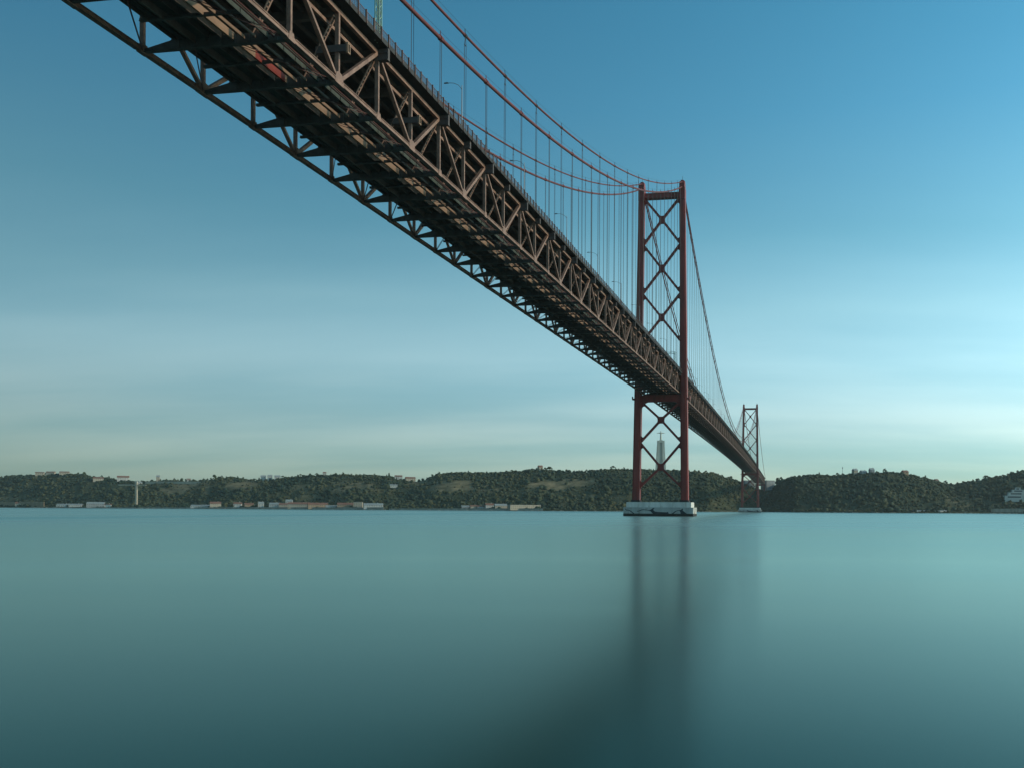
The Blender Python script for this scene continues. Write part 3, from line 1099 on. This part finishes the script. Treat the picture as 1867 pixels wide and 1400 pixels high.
def lamp_post():
    r = empty('street_lamp')
    pole = MB().tube([(0, 0, -.6), (0, 0, .3), (0, 0, 4), (0, 0, 8.4)], [.16, .13, .10, .07], 6).build('pole', M['lamp'], r)
    MB().tube([(0, 0, 7.6), (0, .7, 8.5), (0, 1.7, 8.95), (0, 2.9, 9.05)], [.06, .055, .05, .045], 6).build('arm', M['lamp'], r)
    MB().prism([(2.7, 8.98), (3.6, 8.96), (3.55, 9.1), (2.9, 9.17)], -.14, .14, 'x').build('lamp_head', M['lamp'], r)
    return r


lp = lamp_post()
tag(lp, 'slender grey lamp post with curved arm on the approach span of the bridge', 'lamp post', 'lamp posts on the approach span')
tl = [-320.2 + 37.6 * i for i in range(0, 9)] + [40 + 37.6 * i for i in range(0, 12)]
for i, t in enumerate(tl):
    o = lp if i == 0 else copy_tree(lp)
    o.location = bw_loc(t, 11.75, zb(t) + 11.5)
    o.rotation_euler = (0, 0, math.pi / 2 - PHI)
    if t > 0:
        tag(o, 'slender grey lamp post with curved arm on the span between the two towers', 'lamp post', 'lamp posts on the main span')


def gantry(t, h, reach, w, label):
    g = empty('sign_gantry', bw_loc(t, 11.6, zb(t) + 11.3), math.pi / 2 - PHI)
    tag(g, label, 'gantry')
    c = MB()
    for dx_, dy_ in ((-w, -w), (w, -w), (w, w), (-w, w)):
        c.bar((dx_, dy_, -.4), (dx_, dy_, h), .13, .13, (1, 0, 0))
    for i in range(int(h / .9)):
        z = i * .9
        s = 1 if i % 2 else -1
        for e in (-w, w):
            c.bar((-w * s, e, z), (w * s, e, z + .9), .06, .06)
            c.bar((e, -w * s, z), (e, w * s, z + .9), .06, .06)
    c.build('column', M['green'], g)
    b = MB()
    for dx_, dz_ in ((-w, 0), (w, 0), (w, .9), (-w, .9)):
        b.bar((dx_, -w, h - .9 + dz_), (dx_, reach, h - .9 + dz_), .12, .12)
    n_ = int(reach / 1.0)
    for i in range(n_):
        s = 0 if i % 2 else .9
        b.bar((-w, i * reach / n_, h - .9 + s), (-w, (i + 1) * reach / n_, h - s), .06, .06)
        b.bar((w, i * reach / n_, h - .9 + s), (w, (i + 1) * reach / n_, h - s), .06, .06)
    b.build('beam', M['green'], g)
    if w > .3:
        MB().box((-w - .2, reach * .35, h - 1.6), (-w - .08, reach * .85, h + .3)).build('sign_panel', M['dark'], g)
    return g


gantry(-352.5, 8.6, 9.0, .36, 'pale green lattice sign gantry rising beside the railing')
gantry(-27, 7.4, 5.5, .22, 'small open sign gantry on the deck beside the tower standing in open water')

# ------------------------------------------------------------------ monument on the hill
mon = empty('monument', (CRISTO.x, CRISTO.y, CRISTO.z), math.radians(4))
tag(mon, 'tall concrete monument topped by a figure with outstretched arms on the far hill', 'monument')
H = 80.0
def mon_hw(z):
    return 14.0 - 4.6 * z / H
base = MB().box((-16, -16, -8), (16, 16, 1.5)).build('base', M['monument'], mon)
for sx in (-1, 1):
    for sy in (-1, 1):
        mb = MB()
        for z in (0, H):
            w_ = mon_hw(z)
            i0, i1 = w_ * .34, w_
            for a, b in ((i0, i0), (i1, i0), (i1, i1), (i0, i1)):
                mb.v.append((sx * a, sy * b, z))
        mb.f += [(0, 1, 5, 4), (1, 2, 6, 5), (2, 3, 7, 6), (3, 0, 4, 7), (3, 2, 1, 0), (4, 5, 6, 7)]
        mb.build('pillar', M['monument'], mon)
# recessed arch core between the pillars
mb = MB()
for z in (0, H):
    w_ = mon_hw(z) * .62
    for a, b in ((-1, -1), (1, -1), (1, 1), (-1, 1)):
        mb.v.append((a * w_, b * w_, z))
mb.f += [(0, 1, 5, 4), (1, 2, 6, 5), (2, 3, 7, 6), (3, 0, 4, 7), (3, 2, 1, 0), (4, 5, 6, 7)]
mb.build('core', M['monument'], mon)
mb = MB()
w_ = mon_hw(H)
mb.box((-w_ - .5, -w_ - .5, H - 5), (w_ + .5, w_ + .5, H + 1.5)).box((-4.5, -4.5, H + 1.5), (4.5, 4.5, H + 3.5))
mb.build('platform', M['monument'], mon)
# the figure: robe, arms with sleeves and hands, head, as one skinned body
sk = bpy.data.meshes.new('figure')
Z = H + 3.4
vs = [(0, 0, Z), (0, 0, Z + 8), (0, 0, Z + 15), (0, 0, Z + 19.5), (0, 0, Z + 21.6), (0, 0, Z + 23.2), (0, 0, Z + 25.6),
      (-2.2, 0, Z + 20), (-6, 0, Z + 19.7), (-9.4, -.2, Z + 19.4), (-11.2, -.3, Z + 19.3), (2.2, 0, Z + 20), (6, 0, Z + 19.7), (9.4, -.2, Z + 19.4), (11.2, -.3, Z + 19.3)]
es = [(0, 1), (1, 2), (2, 3), (3, 4), (4, 5), (5, 6), (3, 7), (7, 8), (8, 9), (9, 10), (3, 11), (11, 12), (12, 13), (13, 14)]
sk.from_pydata(vs, es, [])
rad = [(3.3, 2.6), (2.7, 2.2), (2.3, 1.9), (2.3, 1.7), (.9, .9), (1.45, 1.55), (1.2, 1.3), (1.9, 1.5), (1.7, 1.2), (1.5, 1.0), (.5, .35), (1.9, 1.5), (1.7, 1.2), (1.5, 1.0), (.5, .35)]
fo = place('figure', sk, mon)
md = fo.modifiers.new('skin', 'SKIN')
for i, r in enumerate(rad):
    sk.skin_vertices[0].data[i].radius = r if False else (r[0] * .95, r[1] * .95)
sk.skin_vertices[0].data[0].use_root = True
fo.modifiers.new('sub', 'SUBSURF').render_levels = 2
sk.materials.append(M['monument'])


# ------------------------------------------------------------------ buildings on the far bank
WIN = {}
def house(name, x0, x1, ytop, ybot, wall, roof, label, cat='house', group=None, inland=12.0, on='shore', depth=None, rh=.32, floors=1, bays=None, flat=False, Y=None):
    """a building whose front stands between picture columns x0 and x1; its distance comes from the ground it stands on"""
    xm = (x0 + x1) / 2
    u = (xm - PPX) / F_PX
    if Y is None:
        if on == 'shore':
            Y = tab(SHORE, xm) + inland
        else:
            Y = tab(SHORE, xm) + tab(RIDGE, xm) + inland
    a, b = px_at(x0, ybot, Y), px_at(x1, ybot, Y)
    top = px_at(xm, ytop, Y).z
    w = (b - a).length
    gx, gy, gz, _ = terrain(u, Y - tab(SHORE, xm))
    z0 = min(gz, a.z) - 1.5
    hgt = max(top - max(gz, a.z), 3.2) if on == 'shore' else max(top - a.z, 3.2)
    zbase = max(gz, a.z) if on == 'shore' else a.z
    if on == 'shore':
        zbase = gz
        hgt = max(3.0, (top - gz) * .8)
    d = depth or min(max(w * .7, 6), 14)
    rz = random.uniform(.2, .6)
    r = empty(name, (gx, gy, zbase), rz)
    tag(r, label, cat, group)
    wall_h = hgt if flat else hgt * (1 - rh)
    MB().box((-w / 2, 0, z0 - zbase), (w / 2, d, wall_h)).build('wall', wall, r)
    if flat:
        MB().box((-w / 2 - .15, -.15, wall_h), (w / 2 + .15, d + .15, wall_h + .5)).build('roof', roof, r)
    else:
        pr = MB().prism([(-.5, wall_h - .1), (d + .5, wall_h - .1), (d / 2, hgt)], -w / 2 - .4, w / 2 + .4, 'x')
        rf = pr.build('roof', roof, r)
        if w > 9:
            MB().box((w * .2, d * .4, hgt - .8), (w * .2 + .9, d * .4 + .9, hgt + 1.0)).build('chimney', wall, rf)
    nb = bays or max(2, int(w / 4.2))
    fl = max(1, int(wall_h / 3.1))
    key = (round(wall_h / fl, 0),)
    if key not in WIN:
        WIN[key] = MB().box((-.55, -.06, -.7), (.55, .05, .7)).mesh('window', M['glass'])
    for f in range(fl):
        for i in range(nb):
            place('window', WIN[key], r, (-w / 2 + w * (i + .5) / nb, 0, wall_h * (f + .5) / fl))
    return r


gw = 'houses along the far waterfront'
gr_ = 'houses along the far ridge'
W_, C_, O_, G_, T_, S_ = M['white'], M['cream'], M['ochre'], M['greyr'], M['tile'], M['slate']
low = 'small pale house at the foot of the far hills by the water'
HOUSES = [
    ('house', 28, 37, 912, 920, C_, T_, low, gw), ('house', 104, 124, 916, 921, W_, S_, low, gw), ('house', 127, 147, 916, 921, W_, S_, low, gw),
    ('house', 160, 187, 912, 921, G_, S_, 'wide grey waterfront house by the elevator shaft', None), ('house', 191, 201, 916, 921, W_, T_, low, gw),
    ('warehouse', 349, 383, 918, 922.5, W_, S_, 'long low white shed on the far waterfront', None), ('house', 384, 402, 911, 922, C_, T_, low, gw),
    ('house', 426, 439, 912, 919, W_, T_, low, gw), ('house', 447, 462, 914, 922, O_, T_, low, gw), ('house', 471, 480, 911, 918, W_, S_, low, gw), ('house', 491, 508, 913, 923, W_, S_, low, gw),
    ('house', 509, 524, 914, 924, C_, T_, low, gw),
    ('warehouse', 526, 562, 912, 925, C_, T_, 'broad clay roofed warehouse on the far waterfront beside white houses', None),
    ('warehouse', 563, 597, 913, 925, O_, T_, 'brown walled clay roofed warehouse on the far waterfront', None),
    ('house', 595, 614, 919, 925, W_, S_, low, gw), ('warehouse', 616, 643, 913, 925, O_, T_, 'ochre warehouse with clay roof next to the beige block', None),
    ('house', 645, 660, 912, 925, C_, S_, 'tall beige flat roofed block on the far waterfront', None), ('warehouse', 664, 697, 914, 921, W_, S_, 'long white roofed shed beside the beige block', None),
    ('house', 842, 856, 919, 927, G_, S_, low, gw), ('house', 858, 870, 918, 927, C_, T_, low, gw), ('house', 871, 884, 919, 927, G_, T_, low, gw),
    ('house', 886, 901, 914, 927, W_, T_, 'pale two storey house with clay roof near a long beige hall', None), ('house', 903, 925, 915, 927, C_, S_, low, gw),
    ('warehouse', 929, 988, 918, 928, C_, S_, 'long beige flat roofed hall on the far waterfront', None),
    ('house', 1630, 1644, 929, 934, W_, S_, low, gw), ('house', 1668, 1690, 929, 934, W_, S_, low, gw), ('house', 1711, 1735, 929.5, 934, W_, S_, low, gw),
]
for nm, x0, x1, yt, yb, wl_, rf, lab, g in HOUSES:
    fl_ = 'flat roofed' in lab
    if lab == low:
        wc = {W_: 'white', C_: 'cream', O_: 'ochre', G_: 'grey'}[wl_]; rc = {T_: 'clay', S_: 'grey'}[rf]
        zone = 'below the hill with the radio mast' if x0 > 1500 else 'near the long beige hall' if x0 > 800 else 'near the clay roofed warehouses' if x0 > 400 else 'near the elevator shaft'
        lab = 'small %s waterfront house with %s roof %s' % (wc, rc, zone)
        g = '%s houses with %s roofs %s' % (wc, rc, zone)
    house(nm, x0, x1, yt, yb, wl_, rf, lab, 'building' if nm == 'warehouse' else 'house', g, inland=random.uniform(5, 14), flat=fl_)
house('house', 521, 532, 907, 914, W_, S_, 'small white house standing above the clay roofed warehouses', inland=44)
ridge = 'small pale house on the crest of the far hills'
RH = [(63, 80, 858, 864, C_, T_), (82, 100, 857, 864, C_, T_), (107, 126, 857, 864, C_, T_), (212, 236, 865, 876, W_, T_), (284, 291, 864, 876, C_, S_), (340, 348, 870, 877, W_, T_),
      (474, 485, 864, 874, W_, S_), (487, 497, 863, 874, W_, S_), (499, 511, 864, 874, W_, S_), (588, 595, 858, 866, W_, T_), (718, 735, 864, 873, W_, T_), (737, 760, 867, 877, C_, T_),
      (981, 991, 846, 857, C_, T_), (1555, 1566, 852, 864, C_, S_), (1568, 1584, 855, 866, G_, S_), (1585, 1596, 851, 865, G_, S_), (1644, 1660, 855, 866, O_, T_), (1704, 1714, 871, 881, W_, T_)]
spec_lab = {212: 'large white house on the ridge above the elevator', 284: 'narrow tower like house on the far ridge', 1555: 'cream house on the ridge beside the thin mast',
            1568: 'grey roofed low house between two taller ridge houses', 1644: 'ochre house on the right hand wooded hilltop', 1704: 'lone white house in the dip between hills'}
spec_lab[1644] = 'ochre house with clay roof on a wooded hilltop near grey roofed houses'
for x0, x1, yt, yb, wl_, rf in RH:
    house('house', x0 + .12 * (x1 - x0), x1 - .12 * (x1 - x0), yt + 1.6, yb, wl_, rf, spec_lab.get(x0, ridge), 'house', None if x0 in spec_lab else gr_, inland=-4, on='ridge', depth=9)
house('house', 171, 187, 869, 877, C_, T_, 'cream house just below the ridge above the grey waterfront house', inland=-30, on='ridge')
house('house', 249, 258, 877, 884, W_, S_, 'white station house at the head of the elevator', inland=-42, on='ridge')
house('house', 711, 724, 882, 887, W_, S_, 'tiny white house halfway up a wooded slope', inland=-70, on='ridge')
house('building', 1358, 1377, 875.5, 890, G_, S_, 'pale grey block behind the legs of the farther tower', 'building', inland=10, on='ridge', flat=True, depth=25)
house('building', 1396, 1414, 875.5, 891, G_, S_, 'pale grey block at the end of the bridge deck', 'building', inland=10, on='ridge', flat=True, depth=25)

# white stepped villa on the right slope
vx = tab(SHORE, 1850) + 75
v0 = px_at(1849, 909, vx)
vil = empty('villa', (v0.x, v0.y, v0.z), -.1)
tag(vil, 'white stepped modern villa on the wooded slope by the retaining wall', 'house')
mpp = vx / F_PX
for (xa, xb, za, zb_, ya, yb_) in ((-16, 24, -5, 6, 0, 14), (-9, 24, 6, 12, 4, 14), (-1, 24, 12, 17, 7, 14), (5, 14, 17, 21, 9, 14)):
    MB().box((xa * mpp, ya, za * mpp), (xb * mpp, yb_, zb_ * mpp)).build('wall', W_, vil)
    MB().box((xa * mpp - .3, ya - .5, zb_ * mpp - .1), (xb * mpp + .3, yb_ + .2, zb_ * mpp + .35)).build('terrace_slab', W_, vil)
    xw, xv = xa + (xb - xa) * .12, xa + (xb - xa) * .7
    MB().box((xw * mpp, ya - .06, (zb_ - 3.6) * mpp), (xv * mpp, ya + .05, (zb_ - 1.2) * mpp)).build('window', M['glass'], vil)  # dark strip stands in for the shaded recess of each terrace

# elevator shaft with its high walkway
eY = tab(SHORE, 248) + 34
e0 = px_at(248.5, 921, eY)
el = empty('elevator_tower', (e0.x, e0.y, 2.0), 0)
tag(el, 'slim white elevator shaft with a high walkway against the cliff', 'elevator')
eh = px_at(248.5, 879, eY).z - 2.0
mpp = eY / F_PX
MB().box((-1.9, -1.9, -2), (1.9, 1.9, eh)).build('shaft', C_, el)
MB().box((-2.3, -2.3, eh), (2.3, 2.3, eh + 2.6)).build('lift_head', W_, el)
MB().box((-33 * mpp, -1.2, eh - 6.6), (18 * mpp, 1.2, eh - 4.9)).build('walkway', M['cream'], el)
rl = MB()
for i in range(30):
    xx = (-33 + 51 * i / 29) * mpp
    rl.box((xx - .08, -1.2, eh - 4.9), (xx + .08, -1.08, eh - 3.8))
rl.box((-33 * mpp, -1.22, eh - 3.9), (18 * mpp, -1.06, eh - 3.75))
rl.build('railing', M['lamp'], el)
MB().box((-11, -2, -2), (-4, 5, 5.2)).build('ground_station', W_, el)

# quay walls and ridge wall, mast
def wall(x0, x1, ytop, inland, mat, name, label, cat='wall', on='shore', thick=1.5, hmin=1.5):
    mb = MB()
    n_ = max(2, int((x1 - x0) / 8))
    for i in range(n_):
        xa, xb = x0 + (x1 - x0) * i / n_, x0 + (x1 - x0) * (i + 1) / n_
        pts = []
        for x in (xa, xb):
            Y = tab(SHORE, x) + inland + (tab(RIDGE, x) if on == 'ridge' else 0)
            p = px_at(x, ytop, Y)
            g = terrain((x - PPX) / F_PX, Y - tab(SHORE, x))[2]
            pts.append((p.x, p.y, max(p.z, g + hmin), min(g, p.z) - 3))
        (ax, ay, at_, ab), (bx, by, bt, bb) = pts
        t_ = max(at_, bt) if False else None
        mb.add([(ax, ay, ab), (bx, by, bb), (bx, by + thick, bb), (ax, ay + thick, ab), (ax, ay, at_), (bx, by, bt), (bx, by + thick, bt), (ax, ay + thick, at_)],
               [(3, 2, 1, 0), (4, 5, 6, 7), (0, 1, 5, 4), (1, 2, 6, 5), (2, 3, 7, 6), (3, 0, 4, 7)])
    return tag(mb.build(name, mat), label, cat)


wall(-200, 700, 924, -1.0, M['quay'], 'quay_wall', 'long low stone quay wall along the left waterfront below the elevator', hmin=.6)
wall(709, 990, 926, -1.0, M['quay'], 'quay_wall', 'low stone quay wall in front of the long beige hall', hmin=.6)
wall(0, 80, 914, 12, M['ochre'], 'retaining_wall', 'brownish retaining wall at the foot of the cliff beyond the elevator')
wall(1808, 2050, 926.5, 4, M['quay'], 'retaining_wall', 'pale stone retaining wall at the water below the white villa')
wall(265, 376, 877, -26, M['cream'], 'ridge_wall', 'long thin pale wall running below the ridge near the elevator', on='ridge', thick=.8, hmin=.8)
mY = tab(SHORE, 1536) + tab(RIDGE, 1536)
m0 = px_at(1536, 862, mY)
ma = empty('radio_mast', m0)
tag(ma, 'thin radio mast on the wooded hilltop', 'mast')
MB().tube([(0, 0, -3), (0, 0, 7), (0, 0, 14)], [.45, .35, .2], 5).build('pole', M['lamp'], ma)
MB().box((-.9, -.4, 9.5), (.9, .4, 12.5)).build('antenna', M['lamp'], ma)

# ------------------------------------------------------------------ single trees standing up from the skyline
def tree_proto(seed, h, shape):
    rnd = random.Random(seed)
    r = empty('ridge_tree')
    MB().tube([(0, 0, -1.5), (.1, 0, h * .3), (0, .1, h * .75)], [.28, .22, .08], 5).build('trunk', M['bark'], r)
    mb = MB()
    n_ = 26
    for i in range(n_):
        a = rnd.uniform(0, 6.28)
        if shape == 'round':
            zf = rnd.uniform(.3, 1.0); rr = math.sin(min(1, (1.04 - zf) * 1.5) * 1.57) * h * .42 * rnd.uniform(.3, 1)
        elif shape == 'tall':
            zf = rnd.uniform(.15, 1.0); rr = (1.08 - zf) * h * .22 * rnd.uniform(.4, 1)
        else:
            zf = rnd.uniform(.68, 1.0); rr = h * .55 * rnd.uniform(.1, 1) * (1.25 - zf)* 2
        V, Fc = BL[i % 6]
        s_ = h * rnd.uniform(.08, .15)
        ox, oy, oz = math.cos(a) * rr, math.sin(a) * rr, zf * h
        mb.add([(v[0] * s_ + ox, v[1] * s_ + oy, v[2] * s_ + oz) for v in V], [tuple(int(q) for q in f) for f in Fc])
    mb.build('crown', M['leaf2'], r)
    return r


PROT = {'round': tree_proto(1, 8.5, 'round'), 'tall': tree_proto(2, 9.5, 'tall'), 'umbrella': tree_proto(3, 9.0, 'umbrella')}
LBL = {'round': 'rounded dark tree standing on the skyline of the far hills', 'tall': 'slender pointed dark tree standing on the skyline of the far hills',
       'umbrella': 'flat topped pine standing on the skyline of the far hills'}
for k_, v_ in PROT.items():
    tag(v_, LBL[k_], 'tree', {'round': 'rounded trees on the far skyline', 'tall': 'slender trees on the far skyline', 'umbrella': 'flat topped pines on the far skyline'}[k_])
used = set()
spots = [(185, 'round', 1.0), (153, 'round', 1.15), (142, 'round', .9), (198, 'round', .9), (276, 'round', .8), (303, 'round', .8), (318, 'round', 1), (331, 'round', 1.15), (352, 'round', .8), (378, 'round', .8),
         (391, 'round', 1.5), (404, 'round', .8), (420, 'round', .9), (434, 'round', .7), (548, 'umbrella', .75), (553, 'round', .6), (565, 'umbrella', .8), (577, 'umbrella', .8), (612, 'round', 1), (625, 'round', 1.1),
         (640, 'round', .8), (709, 'tall', 1.1), (788, 'round', .8), (800, 'round', 1.1), (1001, 'umbrella', 1.3), (994, 'round', 1.0), (1117, 'umbrella', 1.0), (1418, 'round', 1.5), (1424, 'round', 1.2), (1613, 'round', 1.1),
         (1687, 'tall', 1.0), (1724, 'round', 1.1), (1843, 'round', 1.1), (1800, 'round', .9), (1796, 'umbrella', .9)]
x = -60
while x < 1920:
    x += random.uniform(7, 15)
    if 1352 < x < 1412 or 20 < x < 128 and random.random() < .6:
        continue
    sh = random.choices(['round', 'tall', 'umbrella'], [.72, .12, .16])[0]
    if 625 < x < 715:
        sh = random.choice(['tall', 'round'])
    if 1120 < x < 1215:
        sh = random.choice(['tall', 'tall', 'round']); 
    spots.append((x, sh, random.uniform(.45, .85)))
x = 1122
while x < 1210:
    spots.append((x, 'tall', random.uniform(.5, .65))); x += random.uniform(4, 6.5)
for xx, sh, sc in spots:
    R = tab(RIDGE, xx)
    s = R + random.uniform(-14, 4)
    X, Y, z, _ = terrain((xx - PPX) / F_PX, s)
    o = PROT[sh] if sh not in used else copy_tree(PROT[sh])
    used.add(sh)
    o.location = (X, Y, z - .3)
    o.rotation_euler = (0, 0, random.uniform(0, 6.28))
    zn = 'above the elevator shaft' if xx < 440 else 'above the clay roofed warehouses' if xx < 760 else 'above the long beige hall' if xx < 1100 else 'beside the monument' if xx < 1360 else 'on the hill with the radio mast' if xx < 1735 else 'above the white stepped villa'
    nm_ = {'round': 'rounded dark tree', 'tall': 'slender pointed dark tree', 'umbrella': 'flat topped pine'}[sh]
    tag(o, '%s on the far skyline %s' % (nm_, zn), 'tree', '%ss %s' % (nm_, zn))
    w_ = sc * random.uniform(.9, 1.25)
    o.scale = (w_, w_, sc)

# ------------------------------------------------------------------ river haze
hz = bpy.data.materials.new('river_haze')
hz.use_nodes = True
hn, hl_ = hz.node_tree.nodes, hz.node_tree.links
hn.clear()
ho = N(hn, 'ShaderNodeOutputMaterial')
pv = N(hn, 'ShaderNodeVolumePrincipled', Density=0.00004)
pv.inputs['Color'].default_value = (0.80, 0.95, 0.97, 1)
pv.inputs['Anisotropy'].default_value = 0.2
hl_.new(pv.outputs[0], ho.inputs['Volume'])
tag(MB().box((-9500, -9500, -5), (9500, 9500, 215)).build('haze', hz), 'thin pale haze over the river', 'haze', kind='stuff')
